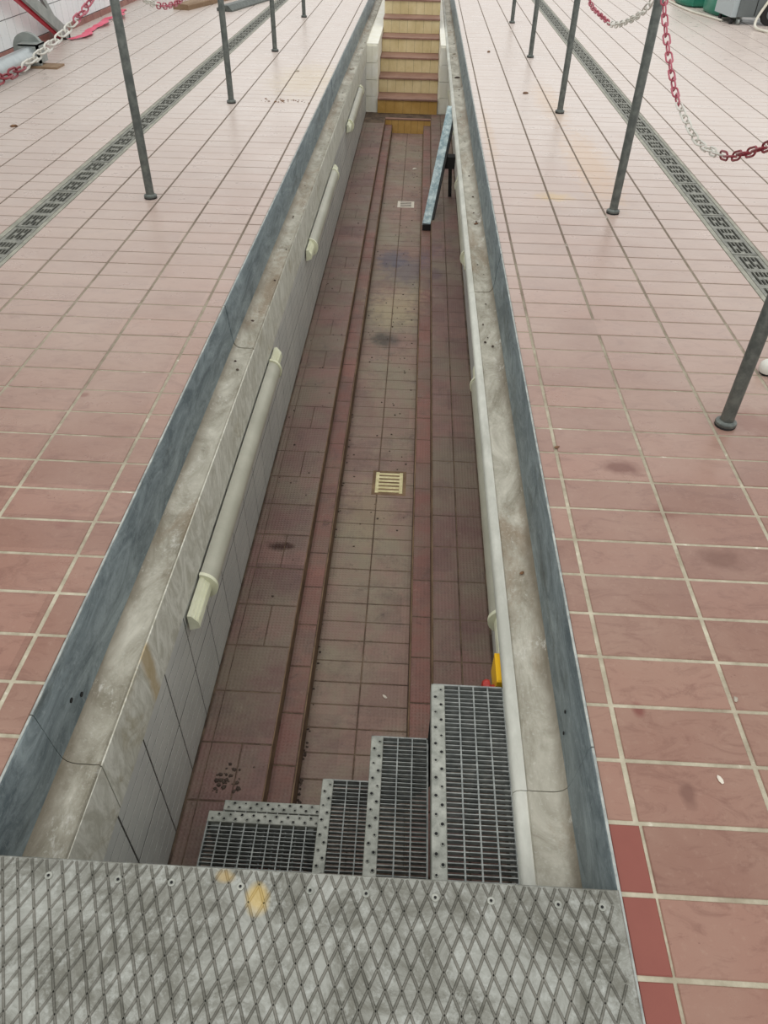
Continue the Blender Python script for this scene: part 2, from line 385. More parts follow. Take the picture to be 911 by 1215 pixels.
# drain covers, each half metre length a thing
def make_drain_mesh(w, l=.490):
    b = MB(); h = l/2; t = .008; bw = w/2
    for sx in (-1, 1): b.box(min(sx*bw, sx*(bw-.012)), max(sx*bw, sx*(bw-.012)), -h, h, -t, 0)
    inner = bw-.012; n = 5; slot = .0125; gap = (2*inner - n*slot)/(n+1)
    for i in range(n+1):
        x = -inner + i*(gap+slot); b.box(x, x+gap, -h, h, -t, 0)
    th = l/3
    for i in range(n):
        x = -inner + gap + i*(gap+slot)
        for g in range(3):
            ya = -h + g*th; b.box(x, x+slot, ya, ya+.017, -t, -.0003); b.box(x, x+slot, ya+th-.017, ya+th, -t, -.0003)
            ym = ya+th/2
            if i in (1, 3): b.box(x, x+slot, ym-.014, ym+.014, -t, -.0003)
            if g == 1 and i == 2: b.box(x, x+slot, ym-.012, ym+.012, -t, .0006)
            if i == 2 and g != 1: b.box(x, x+slot, ya+.017, ya+.036, -t, -.0003)
    return b.mesh('drain_grate', M['drain'])
for (dx, y0, side, n0, n1) in ((DLX, 3.333, 'left', -6, 20), (DRX, 3.312, 'right', -6, 20)):
    gw = .104 if side == 'left' else .111; cx = (dx[0]+dx[1])/2 + .002
    dm = make_drain_mesh(gw)
    fr = MB()
    for a, c in ((dx[0]+.001, cx-gw/2-.003), (cx+gw/2+.003, dx[1]-.001)): fr.cbox(a, c, YMIN, YMAX, -.03, -.0008, .001)
    fr.build('trim_3' if side == 'left' else 'trim_4', M['drainf'], None, kind='structure', label='steel frame of the %s floor drain' % side)
    posts = ((.0, 'in front of the nearest post'), (3.77, 'past the nearest post in view'), (5.77, 'past the second post in view'), (7.75, 'past the third post in view'), (9.77, 'past the farthest post')) if side == 'left' else \
        ((.0, 'in front of the nearest post'), (1.93, 'past the nearest post'), (3.79, 'past the post the chains meet'), (5.79, 'past the third post'), (7.8, 'past the fourth post'), (9.78, 'past the farthest post'))
    cnt = {}
    for k in range(n0, n1):
        yc = y0 + .5*k + .25
        if yc > YMAX-.3: break
        if yc < 0: continue
        o = put('drain_grate', dm, None, (cx, yc, -.002))
        pst = [t for q, t in posts if yc > q][-1]; cnt[pst] = cnt.get(pst, 0)+1
        num = cnt[pst]
        if pst == posts[0][1]: num = int((posts[1][0]-yc)/.5) + 1     # counted back from the post towards the camera
        tag(o, 'slotted cover in the %s floor drain, %s one %s' % (side, ('first', 'second', 'third', 'fourth', 'fifth', 'sixth', 'seventh', 'eighth', 'ninth', 'tenth')[min(num-1, 9)], pst), 'drain cover', 'drain covers on the %s' % side)

# ------------------------------------------------------------------ pit: floor, walls
ZB, ZS, ZM = -.87, -.935, -1.02
YF = 9.237                                   # where the middle gutter of the pit ends
b = MB()
b.box(-.66, -.3835, YMIN, 9.56, -1.2, ZB-.002); b.box(-.3835, -.302, YMIN, YF, -1.2, ZS-.002)
b.box(.137, .36, YMIN, 9.56, -1.2, ZB-.002); b.box(.058, .137, YMIN, YF, -1.2, ZS-.002)
b.box(-.302, .058, YMIN, YF, -1.2, ZM-.002); b.box(-.3835, .137, YF, 9.56, -1.2, ZB-.002)
pit = b.build('floor', M['pgrout'], None, kind='structure', label='stepped brown tiled floor at the bottom of the pit')
cells = []
def run(x0, x1, y0, pitch, mat, z, yend, g=.0025):
    k = int((YMIN - y0)/pitch); y = y0 + pitch*k
    while y < yend-.02:
        cells.append((x0+g, x1-g, max(y, YMIN)+g, min(y+pitch, yend)-g, mat, z)); y += pitch
P0 = .0865
for k in range(0, 46):
    ya = 1.078 + .1985*(k-6); yb = ya+.1985
    if ya > 9.4: break
    yb = min(yb, 9.47); g = .0025
    cells.append((-.612, -.578-g, ya+g, yb-g, M['band'], ZB))
    if (k*7 + 3) % 5 < 2: cells.append((-.578, -.479-g, ya+g, yb-g, M['band'], ZB)); cells.append((-.479, -.3845, ya+g, yb-g, M['band'], ZB))
    else: cells.append((-.578, -.3845, ya+g, yb-g, M['band'], ZB))
run(-.383, -.304, 1.243, .1985, M['strip'], ZS, YF)
run(-.300, -.122, 1.345, .0985, M['mid'], ZM, YF, .002); run(-.122, .057, 1.345, .0985, M['mid'], ZM, YF, .002)
run(.059, .136, 1.31, .1985, M['strip'], ZS, YF)
run(.138, .243, 1.05, .1985, M['band'], ZB, 9.47); run(.243, .352, 1.05, .1985, M['band'], ZB, 9.47)
# leave out the tiles under the pit gully
cells = [c for c in cells if not (c[5] == ZM and c[3] > 2.83 and c[2] < 3.02 and False)]
lay(pit, cells, ZB, h=.008, jitter=.0004)
# risers of the two curbs and gutter end
rb = MB()
rb.box(-.3845, -.3815, YMIN, YF, ZS-.002, ZB-.0005); rb.box(-.3035, -.300, YMIN, YF, ZM-.002, ZS-.0005)
rb.box(.1355, .1385, YMIN, YF, ZS-.002, ZB-.0005); rb.box(.0565, .060, YMIN, YF, ZM-.002, ZS-.0005)
rb.build('curb_edge', M['pgrout_light'], pit)
eb = M['yellowd']
for i in range(7):
    x0 = -.375 + i*.0725; zb = ZM if -.302 <= x0+.03 <= .058 else ZS
    put('gutter_end_tile', MB().cbox(-.035, .035, -.1, .1, -.01, 0, .001).mesh('gutter_end_tile', eb) if i == 0 else pit.children[-1].data, pit) if False else None
for i in range(7):
    x0 = -.3815 + i*.0739
    mb = MB().box(x0+.001, x0+.0725, YF-.008, YF, ZM-.002, ZB-.016)
    mb.build('end_tile', eb, pit)
MB().cbox(-.383, .137, YF-.012, YF+.03, ZB-.014, ZB+.001, .003).build('landing_edge', M['nosing'], pit)

def pit_wall(name, xf, sgn, label):
    """xf: face x; sgn +1 when the face looks to +X"""
    x_back = xf - sgn*.12
    b = MB(); b.box(min(xf-sgn*.006, x_back), max(xf-sgn*.006, x_back), YMIN, 9.56, -1.2, -.37, M['walljoint'])
    w = b.build(name, None, None, kind='structure', label=label)
    d = MB(); pitch = .198; hh = .2525; ribs = 5; rw = (hh-.004)/ribs
    for i in range(ribs):
        z0 = .002 + i*rw; pr = [(0, z0+.0021), (.0014, z0+.0021), (.0014, z0+rw-.0021), (0, z0+rw-.0021)]
        d.prism([(sgn*x, z) for x, z in pr], .0032, pitch-.0032)
    me = d.mesh('wall_tile', M['walltile'])
    k = 0
    while True:
        y = .78 - pitch*6 + pitch*k
        if y > 9.3: break
        for c in range(2): put('wall_tile', me, w, (xf - sgn*.0067, y, -.87 + c*hh))
        k += 1
    return w
pit_wall('wall_left', -.613, 1, 'pale grey ribbed tile wall on the left side of the pit')
pit_wall('wall_right', .353, -1, 'pale grey ribbed tile wall on the right side of the pit')
MB().box(-.62, .36, YMIN-.1, YMIN, -1.2, -.02).build('wall_near', M['walltile'], None, kind='structure')

# ------------------------------------------------------------------ zinc channel and ledge along both sides
def channel(name, sgn, xo, xn, seams, facing_x, label):
    root = MB().box(min(xo+sgn*.006, facing_x+sgn*.05), max(xo+sgn*.006, facing_x+sgn*.05), YMIN, YMAX, -.36, -.19).build(name, M['pgrout'], None, kind='structure', label=label) \
        if False else put(name, MB().box(min(xo-sgn*.09, facing_x-sgn*.012), max(xo-sgn*.09, facing_x-sgn*.012), YMIN, YMAX, -.62 if sgn > 0 else -.30, -.186).mesh(name, M['walljoint']), None, kind='structure', label=label)
    zt = -.172
    # section from the lip at floor level down the sheet, through the trough, out to the nose of the ledge
    sheet = [(xo-sgn*.005, .003), (xo, .004), (xo+sgn*.002, .001), (xo+sgn*.012, -.12), (xo+sgn*.015, -.142)]
    cx = xo+sgn*.015
    fil = [(cx+sgn*.028*(1-math.cos(a)), -.142-.030*math.sin(a)) for a in [math.radians(t) for t in (0, 20, 45, 68, 90)]]
    led = [fil[-1], (xn-sgn*.012, zt-.001), (xn-sgn*.003, zt+.001), (xn, zt-.004)]
    ys = [YMIN] + seams + [YMAX]
    for i in range(len(ys)-1):
        y0, y1 = ys[i]+.0015, ys[i+1]-.0015; dz = (0, -.0015, .001, -.001, 0)[i % 5]; dx = sgn*(.0 if i % 2 else .0015)
        for nm, sec, mt in (('zinc_sheet', sheet+fil[1:2], M['zinc']), ('ledge', fil[1:]+led[1:], M['ledge'])):
            sec2 = [(x+dx, z+dz) for x, z in sec]
            back = [(x - sgn*.004*(1 if nm == 'zinc_sheet' else .2), z-.006) for x, z in reversed(sec2)]
            MB().prism(sec2+back, y0, y1).build(nm, mt, root, smooth=True)
        MB().box(min(xo-sgn*.0045, xo+sgn*.0005), max(xo-sgn*.0045, xo+sgn*.0005), y0, y1, .001, .0052).build('bright_lip', M['lip'], root)
        MB().cbox(min(facing_x-sgn*.011, facing_x), max(facing_x-sgn*.011, facing_x), y0, y1, -.362 if sgn > 0 else -.235, zt-.006, .001).build('facing_slab', M['marble'], root)
    return root
chl = channel('trim_1', 1, -.709, -.616, [.793, 2.6, 4.9, 6.6, 9.4], -.613, 'zinc gutter and stone faced ledge along the left edge of the pit')
chr_ = channel('trim_2', -1, .388, .290, [.787, 3.2, 5.4, 7.38, 9.4], .270, 'zinc gutter and stone faced ledge along the right edge of the pit')
# stone lip beyond the right hand ledge
for y0, y1 in ((YMIN, .787), (.789, 3.2), (3.202, 5.4), (5.402, 7.38), (7.382, YMAX)):
    MB().prism([(.290, -.176), (.290, -.2), (.262, -.2), (.263, -.186), (.268, -.179), (.278, -.1755)], y0, y1).build('ledge_lip', M['lipstone'], chr_, smooth=True)
# bolt pairs through the zinc sheet beside the seam
for x, y, z, r in ((-.6985, .90, -.10, .006), (-.6955, .935, -.128, .006), (.3765, .935, -.1, .004), (.3735, .9, -.128, .004)):
    s = 1 if x < 0 else -1
    MB().tube([(x, y, z), (x+s*.0015, y, z)], r, 10).build('bolt_hole', M['hole'], chl if s > 0 else chr_)

# ------------------------------------------------------------------ stair at the far end of the pit
Y0, RISE, RUN = 9.46, .155, .30
st = thing('tiled_stair', 'yellow tiled stair with brown treads climbing out of the far end of the pit', 'stairs', (-.14, Y0, ZB))
SX0, SX1 = -.485, .203
core = MB()
for n in range(6): core.box(SX0+.14, SX1+.14, RUN*n+.012, RUN*6, RISE*n, RISE*(n+1)-.014)
core.build('core', M['pgrout'], st)
tw = (SX1-SX0)/7
rt = {}
for n in range(6):
    for i in range(7):
        if 'y' not in rt: rt['y'] = MB().box(.001, tw-.001, 0, .012, .001, RISE-.012).mesh('riser_tile', M['yellow'])
        if n == 0 and 'd' not in rt: rt['d'] = MB().box(.001, tw-.001, 0, .012, .001, RISE-.012).mesh('riser_tile', M['yellowd'])
        put('riser_tile', rt['d'] if n == 0 else rt['y'], st, (SX0+.14+i*tw, RUN*n, RISE*n))
    put('tread', MB().cbox(SX0+.14, SX1+.14, -.012, RUN+(2.5 if n == 5 else 0), -.018, 0, .003).mesh('tread', M['nosing']) if n == 5 else
        rt.setdefault('t', MB().cbox(SX0+.14, SX1+.14, -.012, RUN, -.018, 0, .003).mesh('tread', M['nosing'])), st, (0, RUN*n, RISE*(n+1)))
# return walls either side of the stair, plaster edge broken and uneven
def stub(name, x0, x1, edge, label):
    b = MB().box(x0, x1, 9.50, YMAX, -1.2, -.19); w = b.build(name, M['stub'], None, kind='structure', label=label)
    rows = 4
    for r in range(rows):
        z0 = ZB + r*.166; z1 = z0+.166-.004
        xm = x0+.085 if edge > 0 else x1-.06
        for a, c, e in ((x0, xm, 0), (xm+.003, x1, 1)) if edge > 0 else ((x0, xm-.003, 1), (xm, x1, 0)):
            pts = 5; vs = []
            L = [(a, z0+(z1-z0)*i/(pts-1)) for i in range(pts)]; Rr = [(c, z0+(z1-z0)*i/(pts-1)) for i in range(pts)]
            if e and edge > 0: Rr = [(c+random.uniform(-.030, 0), z) for _, z in Rr]
            if e and edge < 0: L = [(a+random.uniform(0, .030), z) for _, z in L]
            ring = L[::-1] + Rr
            vs = [(x, 9.488, z) for x, z in ring] + [(x, 9.502, z) for x, z in ring]; n = len(ring)
            fs = [tuple(range(n)), tuple(range(2*n-1, n-1, -1))] + [(i, n+i, n+(i+1) % n, (i+1) % n) for i in range(n)]
            MB().add(vs, fs).build('wall_tile', M['stub'], w)
    return w
stub('wall_back_left', -.64, SX0-.002, 1, 'cream tiled return wall left of the stair foot')
stub('wall_back_right', SX1+.002, .362, -1, 'cream tiled return wall right of the stair foot')

# ------------------------------------------------------------------ chequered cover plate
PZ = .0105
pl = thing('checker_plate_cover', 'worn grey chequered steel plate bridging the near end of the pit', 'metal plate', (-.16, .1, 0))
PX0, PX1, PY0, PY1 = -.735, .388, -.40, .521
def loc(x, y): return x+.16, y-.1
a0, b0 = loc(PX0, PY0); a1, b1 = loc(PX1, PY1)
MB().cbox(a0, a1, b0, b1, .003, PZ, .0022).build('plate', M['plate'], pl)
rb = MB(); dxp, dyp = .0252, .056; slope = dyp/dxp; hw = .0026; hh = .0018
def clip(x0, y0, x1, y1, X0, X1, Y0c, Y1c):
    t0, t1 = 0.0, 1.0; dx, dy = x1-x0, y1-y0
    for p, q in ((-dx, x0-X0), (dx, X1-x0), (-dy, y0-Y0c), (dy, Y1c-y0)):
        if abs(p) < 1e-12:
            if q < 0: return None
        else:
            t = q/p
            if p < 0: t0 = max(t0, t)
            else: t1 = min(t1, t)
    return (x0+dx*t0, y0+dy*t0, x0+dx*t1, y0+dy*t1) if t0 < t1 else None
X0c, X1c = PX0+.012, PX1-.015; Y0c, Y1c = PY0+.01, PY1-.004
for fam in (1, -1):
    k = -70
    while k < 110:
        xb = PX0 + k*dxp; k += 1
        s = clip(xb, PY0, xb + fam*(PY1-PY0)/slope, PY1, X0c, X1c, Y0c, Y1c)
        if not s: continue
        xa, ya, xc, yc = s; d = Vector((xc-xa, yc-ya, 0))
        if d.length < .01: continue
        n = Vector((-d.y, d.x, 0)).normalized()*hw
        p = [Vector((*loc(xa, ya), PZ-.0002)), Vector((*loc(xc, yc), PZ-.0002))]
        up = Vector((0, 0, hh))
        rb.add([p[0]-n, p[0]-n*.4+up, p[0]+n*.4+up, p[0]+n, p[1]-n, p[1]-n*.4+up, p[1]+n*.4+up, p[1]+n],
               [(0,4,5,1), (1,5,6,2), (2,6,7,3), (0,1,2,3), (4,7,6,5)])
rb.build('raised_ribs', M['rib'], pl, kind='stuff')
scm = MB(); scm.lathe([(.0062, 0), (.0062, .0024), (.0050, .0028), (.0036, .0022)], 14, mat=M['galvn'])
scm.lathe([(.0024, .0018), (.0024, .0030)], 8, mat=M['hole']); scmesh = scm.mesh('screw', None, True)
for x in (-.66, -.555, -.439, -.350, -.236, -.121, -.029, .084, .175, .284, .355): put('screw', scmesh, pl, (*loc(x, .4915), PZ-.0004))

# ------------------------------------------------------------------ grating stair in the pit
gs = thing('grating_stair', 'galvanised open grating steps leading sideways down into the pit beside the cover plate', 'stairs', (-.1, .7, ZB))
def G(x, y, z): return (x+.1, y-.7, z-ZB)
def tread(x0, x1, y0, y1, z, nose, right_frame=True):
    t = MB(); gx0, gy0, gz = G(x0, y0, z); gx1, gy1, _ = G(x1, y1, z); nw = .031
    t.box(gx0, gx1, gy1-.004, gy1, gz-.03, gz); t.box(gx0, gx1, gy0, gy0+.004, gz-.03, gz)
    t.box(gx0, gx0+.004, gy0, gy1, gz-.03, gz); t.box(gx1-.004, gx1, gy0, gy1, gz-.03, gz)
    tr = t.build('tread', M['galv'], gs)
    # perforated nosing
    nb = MB()
    if nose == 'left':
        nb.cbox(gx0-.001, gx0+nw, gy0, gy1-.001, gz-.035, gz+.001, .0015, M['galvn'])
        L = gy1-gy0; n = int(L/.0205)
        hp = [(gx0+(.0085 if i % 2 else .0215), gy1-.018-i*.0205) for i in range(n)]
        bx0, bx1, by0, by1 = gx0+nw, gx1-.004, gy0+.004, gy1-.004
    else:
        nb.cbox(gx0-.001, gx1+.001, gy1-nw, gy1+.001, gz-.035, gz+.001, .0015, M['galvn'])
        L = gx1-gx0; n = int(L/.0165)
        hp = [(gx0+.014+i*.0165, gy1-(.0085 if i % 2 else .0215)) for i in range(n)]
        bx0, bx1, by0, by1 = gx0+.004, gx1-.004, gy0+.004, gy1-nw
    for i, (hx, hy) in enumerate(hp):
        r = .0046 if i % 3 else .0036
        v = []; N = 8
        for rr, zz in ((r+.0022, .0008), (r, .0028), (r-.0009, .0026)):
            v += [(hx+rr*math.cos(2*math.pi*k/N), hy+rr*math.sin(2*math.pi*k/N), gz+zz) for k in range(N)]
        nb.add(v, [(j*N+k, j*N+(k+1) % N, (j+1)*N+(k+1) % N, (j+1)*N+k) for j in range(2) for k in range(N)], M['galvn'])
        nb.add(v[-N:], [tuple(range(N))], M['hole'])
    nb.build('nosing', None, tr)
    g = MB()
    y = by0+.006
    while y < by1-.003: g.box(bx0, bx1, y-.001, y+.001, gz-.015, gz-.001, bottom=False); y += .0113
    n = max(1, round((bx1-bx0)/.0333))
    for i in range(1, n): x = bx0+(bx1-bx0)*i/n; g.box(x-.0017, x+.0017, by0, by1, gz-.010, gz-.0004)
    g.build('grating', M['galv'], tr, kind='stuff')
    return tr
tread(.092, .264, .36, 1.063, -.20, 'left')
tread(-.050, .098, .36, 1.063, -.44, 'left')
tread(-.187, -.040, .36, 1.063, -.675, 'left')
tread(-.512, -.190, .36, 1.000, -.775, 'far')
tread(-.487, -.195, .60, 1.066, -.838, 'far')
for yy in (1.052, .40):       # side stringers, notched under each tread
    pts = [(.262, -.236), (.096, -.236), (.096, -.476), (-.046, -.476), (-.046, -.711), (-.183, -.711), (-.183, -.80), (-.05, -.80), (.05, -.76), (.162, -.585), (.262, -.44)]
    v = [G(x, yy-.004, z) for x, z in pts] + [G(x, yy+.004, z) for x, z in pts]; n = len(pts)
    MB().add(v, [tuple(range(n)), tuple(range(2*n-1, n-1, -1))] + [(i, n+i, n+(i+1) % n, (i+1) % n) for i in range(n)]).build('stringer', M['dark'], gs)
for x, y, z, zb in ((.24, .42, -.44, ZB), (.24, 1.035, -.45, ZB), (-.17, .42, -.72, ZS), (-.49, .42, -.79, ZB), (-.49, .96, -.79, ZB), (-.22, .96, -.79, ZM)):
    p = G(x, y, z); q = G(x, y, zb); MB().box(p[0]-.012, p[0]+.012, p[1]-.012, p[1]+.012, q[2], p[2]).build('leg', M['galv'], gs)

# ------------------------------------------------------------------ pit gully
gu = thing('floor_gully', 'square pale brass gully grate with five slots set in the pit floor', 'drain', (-.066, 2.835, ZM))
g = MB(); w = .062
g.box(-w, w, -.075, .075, -.01, .0006, M['hole'])
g.cbox(-w-.006, -w+.012, -.08, .08, -.008, .004, .0015, M['brass']); g.cbox(w-.012, w+.006, -.08, .08, -.008, .004, .0015, M['brass'])
for i in range(6): yy = -.074 + i*.0268; g.cbox(-w+.01, w-.01, yy, yy+.0145, -.006, .0038, .001, M['brass'])
g.build('grate', None, gu)
MB().cbox(-w-.022, w+.022, -.095, .095, -.01, .0010, .001).build('surround', M['pgrout_light'], gu)
g2 = thing('floor_gully', 'pale gully cover further along the pit floor, half clogged with dirt', 'drain', (-.083, 6.85, ZM))
c = MB(); c.cbox(-.075, .075, -.08, .08, -.005, .003, .001, M['paper'])
for i in range(4): c.box(-.05, .05, -.06+i*.034, -.045+i*.034, .0028, .0036, M['crumb'])
c.build('grate', None, g2)

# ------------------------------------------------------------------ inspection lamps along the walls
def lamp(side, yc0, yc1, lab, rail0, rail1):
    s = 1 if side == 'left' else -1; xw = -.611 if s > 0 else .326
    t = thing('pit_lamp', lab, 'lamp', (xw, yc0, -.42), 0, 'pit lamps on the %s wall' % side)
    rc = .046; N = 12; L = yc1-yc0
    def half(r): return [(s*r*math.sin(math.pi*i/N), -r*math.cos(math.pi*i/N)) for i in range(N+1)]
    MB().prism(half(rc), 0, L).build('cover', M['lamp'], t, smooth=True)
    for y in (-.004, L-.008): MB().prism(half(rc+.006), y, y+.012).build('end_cap', M['cream'], t, smooth=True)
    y0, y1 = rail0-yc0, rail1-yc0
    pr = [(0, .040), (.012, .040), (.030, .016), (.033, -.004), (.030, -.010), (0, -.022)]
    for a, c in ((y0, -.004), (L+.004, y1)):
        rl = MB().prism([(s*x, z) for x, z in pr], a, c)
        for k in range(3): x = .014+.007*k; z = .0385-.009*k; rl.obox((s*x, a+.003, z), (s*x, c-.003, z), .0022, .003, (1, 0, -s))
        rl.build('mounting_rail', M['cream'], t)
    if s < 0: MB().box(.006, .027, .1, L-.1, -.02, .02).build('spacer', M['dark'], t)
lamp('left', 1.546, 2.86, 'long half-round lamp cover on the left pit wall, nearest the cover plate', 1.385, 2.99)
lamp('left', 4.27, 5.62, 'half-round lamp cover on the left pit wall, second from the cover plate', 4.12, 5.75)
lamp('left', 7.0, 8.3, 'half-round lamp cover on the left pit wall, third from the cover plate', 6.85, 8.42)
lamp('left', 9.62, 10.9, 'half-round lamp cover on the left wall beside the tiled stair', 9.5, 11.0)
lamp('right', 1.46, 2.80, 'lamp cover just showing under the right ledge above the yellow stop box', 1.30, 2.93)
lamp('right', 4.2, 5.5, 'lamp cover under the right ledge in front of the leaning plank', 4.05, 5.65)
lamp('right', 7.0, 8.3, 'lamp cover under the right ledge behind the leaning plank', 6.85, 8.42)
lamp('right', 9.62, 10.9, 'lamp cover on the right wall beside the tiled stair', 9.5, 11.0)

# ------------------------------------------------------------------ emergency stop
es = thing('emergency_stop', 'yellow stop switch box with red mushroom button by the top grating step', 'switch', (.292, 1.15, -.275))
MB().cbox(-.036, .0, -.045, .045, -.04, .04, .004).build('box', M['btnyel'], es)
bt = MB().lathe([(.010, .0), (.010, .010), (.022, .013), (.023, .022), (.018, .030), (.008, .033)], 18)
bo = bt.build('button', M['btnred'], es, True); bo.location = (-.036, -.030, -.012); bo.rotation_euler = (0, math.radians(-90), 0)
MB().tube([(-.012, .045, .01), (-.012, .075, .012), (-.004, .12, .02)], .006, 8).build('cable', M['grey'], es, smooth=True)

# ------------------------------------------------------------------ plank leaning on the right wall
foot, top = Vector((.098, 6.02, ZS+.004)), Vector((.262, 6.72, -.185))
pk = thing('leaning_plank', 'mottled blue-grey plank leaning against the right pit wall', 'plank', foot)
d = top-foot; sidev = (1, -.16, .12)
MB().obox((0, 0, .03), d, .066, .016, sidev).build('board', M['panel'], pk)
nrm = d.normalized().cross(Vector(sidev).normalized())
off = nrm*(.022 if nrm.z < 0 else -.022)
MB().obox(Vector((0, 0, .03))+off+Vector((.03, 0, 0)), d+off+Vector((.03, 0, 0)), .03, .03, sidev).build('underside_shade', M['dark'], pk)  # dark bar added to stand in for the plank's shadow side
MB().box(-.03, .036, -.025, .025, 0, .045).build('foot', M['rubber'], pk)
MB().box(.13, .215, .44, .54, .34, .43).build('bracket', M['rubber'], pk)
MB().obox((.18, .50, .36), (.20, .62, (ZB-ZS)), .03, .015).build('prop', M['dark'], pk)

# ------------------------------------------------------------------ barrier posts and chains
def make_post():
    t = thing('barrier_post', '', 'post', (0, 0, 0), 0, 'barrier posts')
    MB().lathe([(.031, 0), (.032, .004), (.031, .007)], 20).build('gasket', M['rubber'], t, True)
    MB().lathe([(.031, .007), (.0325, .011), (.031, .016), (.024, .019), (.022, .022)], 20).build('flange', M['post'], t, True)
    MB().lathe([(.0205, .018), (.0205, .985), (.018, .995), (.010, 1.0)], 20).build('tube', M['post'], t, True)
    MB().tube([(.0, .035*math.cos(a), .93+.035*math.sin(a)) for a in [2*math.pi*k/10 for k in range(11)]], .004, 6).build('chain_ring', M['post'], t, True)
    return t
proto = make_post(); first = True
LX, RX = -1.331, .985
PL = [(1.77, 'steel barrier post nearest the camera on the left, its foot out of the picture'), (3.77, 'steel barrier post left of the pit with the nearest foot in view on that side'),
      (5.77, 'second steel barrier post in view left of the pit'), (7.72, 'third steel barrier post in view left of the pit'), (9.76, 'farthest steel barrier post left of the pit')]
PR = [(1.93, 'nearest steel barrier post on the right, cut by the picture edge beside a white cap'), (3.787, 'steel barrier post on the right that both hanging chains meet'),
      (5.786, 'third steel barrier post on the right counting from the camera'), (7.80, 'fourth steel barrier post on the right counting from the camera'), (9.78, 'farthest steel barrier post on the right, only its foot showing')]
for X, lst in ((LX, PL), (RX, PR)):
    for y, lab in lst:
        o = proto if first else copy_tree(proto); first = False
        o.location = (X, y, 0); o['label'] = lab; o['group'] = 'barrier posts on the %s' % ('left' if X < 0 else 'right')
def link_mesh(mat):
    b = MB(); a, r, c = .0195, .0125, .0036; pts = []        # stadium shaped link along X
    for k in range(6): t = -math.pi/2 + math.pi*k/5; pts.append((a+r*math.cos(t)-.0, r*math.sin(t), 0))
    for k in range(6): t = math.pi/2 + math.pi*k/5; pts.append((-a+r*math.cos(t), r*math.sin(t), 0))
    n = 5; v = []
    m_ = len(pts)
    for i, p in enumerate(pts):
        p = Vector(p); d = (Vector(pts[(i+1) % m_]) - Vector(pts[i-1])).normalized(); s = d.cross(Vector((0, 0, 1)))
        v += [p + s*c*math.cos(2*math.pi*k/n) + Vector((0, 0, c*math.sin(2*math.pi*k/n))) for k in range(n)]
    b.add(v, [(i*n+k, i*n+(k+1) % n, ((i+1) % m_)*n+(k+1) % n, ((i+1) % m_)*n+k) for i in range(m_) for k in range(n)])
    return b.mesh('link', mat, True)
LM = {'r': link_mesh(M['redp']), 'w': link_mesh(M['whitep']), 'd': link_mesh(M['redd'])}
def catmull(P, n=24):
    out = []
    for i in range(len(P)-1):
        p0 = P[max(i-1, 0)]; p1 = P[i]; p2 = P[i+1]; p3 = P[min(i+2, len(P)-1)]
        for k in range(n):
            t = k/n; out.append(.5*((2*p1) + (p2-p0)*t + (2*p0-5*p1+4*p2-p3)*t*t + (3*p1-p0-3*p2+p3)*t**3))
    return out + [P[-1]]
def chain(X, pts, colour, label):
    P = catmull([Vector((X, y, z)) for y, z in pts])
    t = thing('barrier_chain', label, 'chain', P[0], 0, 'plastic chains between the posts')
    acc = 0; pitch = .0525; nxt = pitch*.3; i = 0
    for a, b_ in zip(P, P[1:]):
        L = (b_-a).length
        while nxt <= acc+L:
            q = a.lerp(b_, (nxt-acc)/L); dvec = (b_-a).normalized()
            mt = Matrix.Identity(3); z = dvec.cross(Vector((1, 0, 0))).normalized(); y = z.cross(dvec)
            mt = Matrix((dvec, y, z)).transposed() @ Matrix.Rotation((math.pi/2 if i % 2 else 0)+random.uniform(-.25, .25), 3, 'X')
            put('link', LM[colour(q.y)], t, q-P[0], mt.to_euler()); nxt += pitch; i += 1
        acc += L
    return t
chain(RX, [(1.982, .925), (2.1, .80), (2.285, .705), (2.417, .65), (2.573, .6), (2.834, .569), (3.06, .597), (3.279, .65), (3.57, .789), (3.709, .886), (3.738, .93)],
      lambda y: 'd' if y < 2.60 else ('w' if y < 3.19 else 'r'), 'red and white plastic chain sagging between the two nearest posts on the right')
chain(RX, [(3.85, .90), (3.993, .817), (4.273, .74), (4.596, .683), (4.967, .677), (5.3, .69), (5.55, .78), (5.70, .925)],
      lambda y: 'w' if 3.9 < y < 4.68 else 'r', 'plastic chain behind the tall right post, its lowest bend white then red')
chain(LX, [(1.822, .93), (2.0, .82), (2.3, .76), (2.595, .748), (2.767, .749), (2.942, .765), (3.156, .789), (3.35, .82), (3.499, .854), (3.72, .93)],
      lambda y: 'd' if y < 2.76 else ('w' if y < 3.3 else 'r'), 'red and white plastic chain rising to the nearest left post')
chain(LX, [(3.84, .925), (4.0, .84), (4.201, .776), (4.417, .728), (4.613, .709), (4.822, .707), (5.2, .74), (5.5, .82), (5.70, .925)],
      lambda y: 'w' if y < 4.35 else ('r' if y < 5.1 else 'w'), 'plastic chain between the left posts, only its lowest bend in view')

# ------------------------------------------------------------------ left hall wall and what stands by it
wl = MB().box(-3.62, -3.512, YMIN, YMAX, -.05, 3.0).build('wall_left', M['walljoint'], None, kind='structure', label='white tiled hall wall at the upper left')
ty = MB(); tm = MB().box(0, .008, -.0722, .0722, -.0968, .0968).mesh('wall_tile', M['wtile'])
nn = 0
for k in range(int((YMAX-YMIN)/.15)):
    y = YMIN+.075+.15*k
    for c in range(15):
        z = .055+.1+.2*c; p = pix(-3.5, y, z)
        if p and c < 6: put('wall_tile', tm, wl, (-3.512, y, z)); nn += 1
        else: ty.box(-3.512, -3.504, y-.0722, y+.0722, z-.0968, z+.0968)
ty.build('distant_wall_tiles', M['wtile'], wl, kind='stuff')
sk = MB().box(-3.516, -3.506, YMIN, YMAX, -.02, .05).build('baseboard_left', M['walljoint'], None, kind='structure', label='red-brown tile skirting under the white wall')
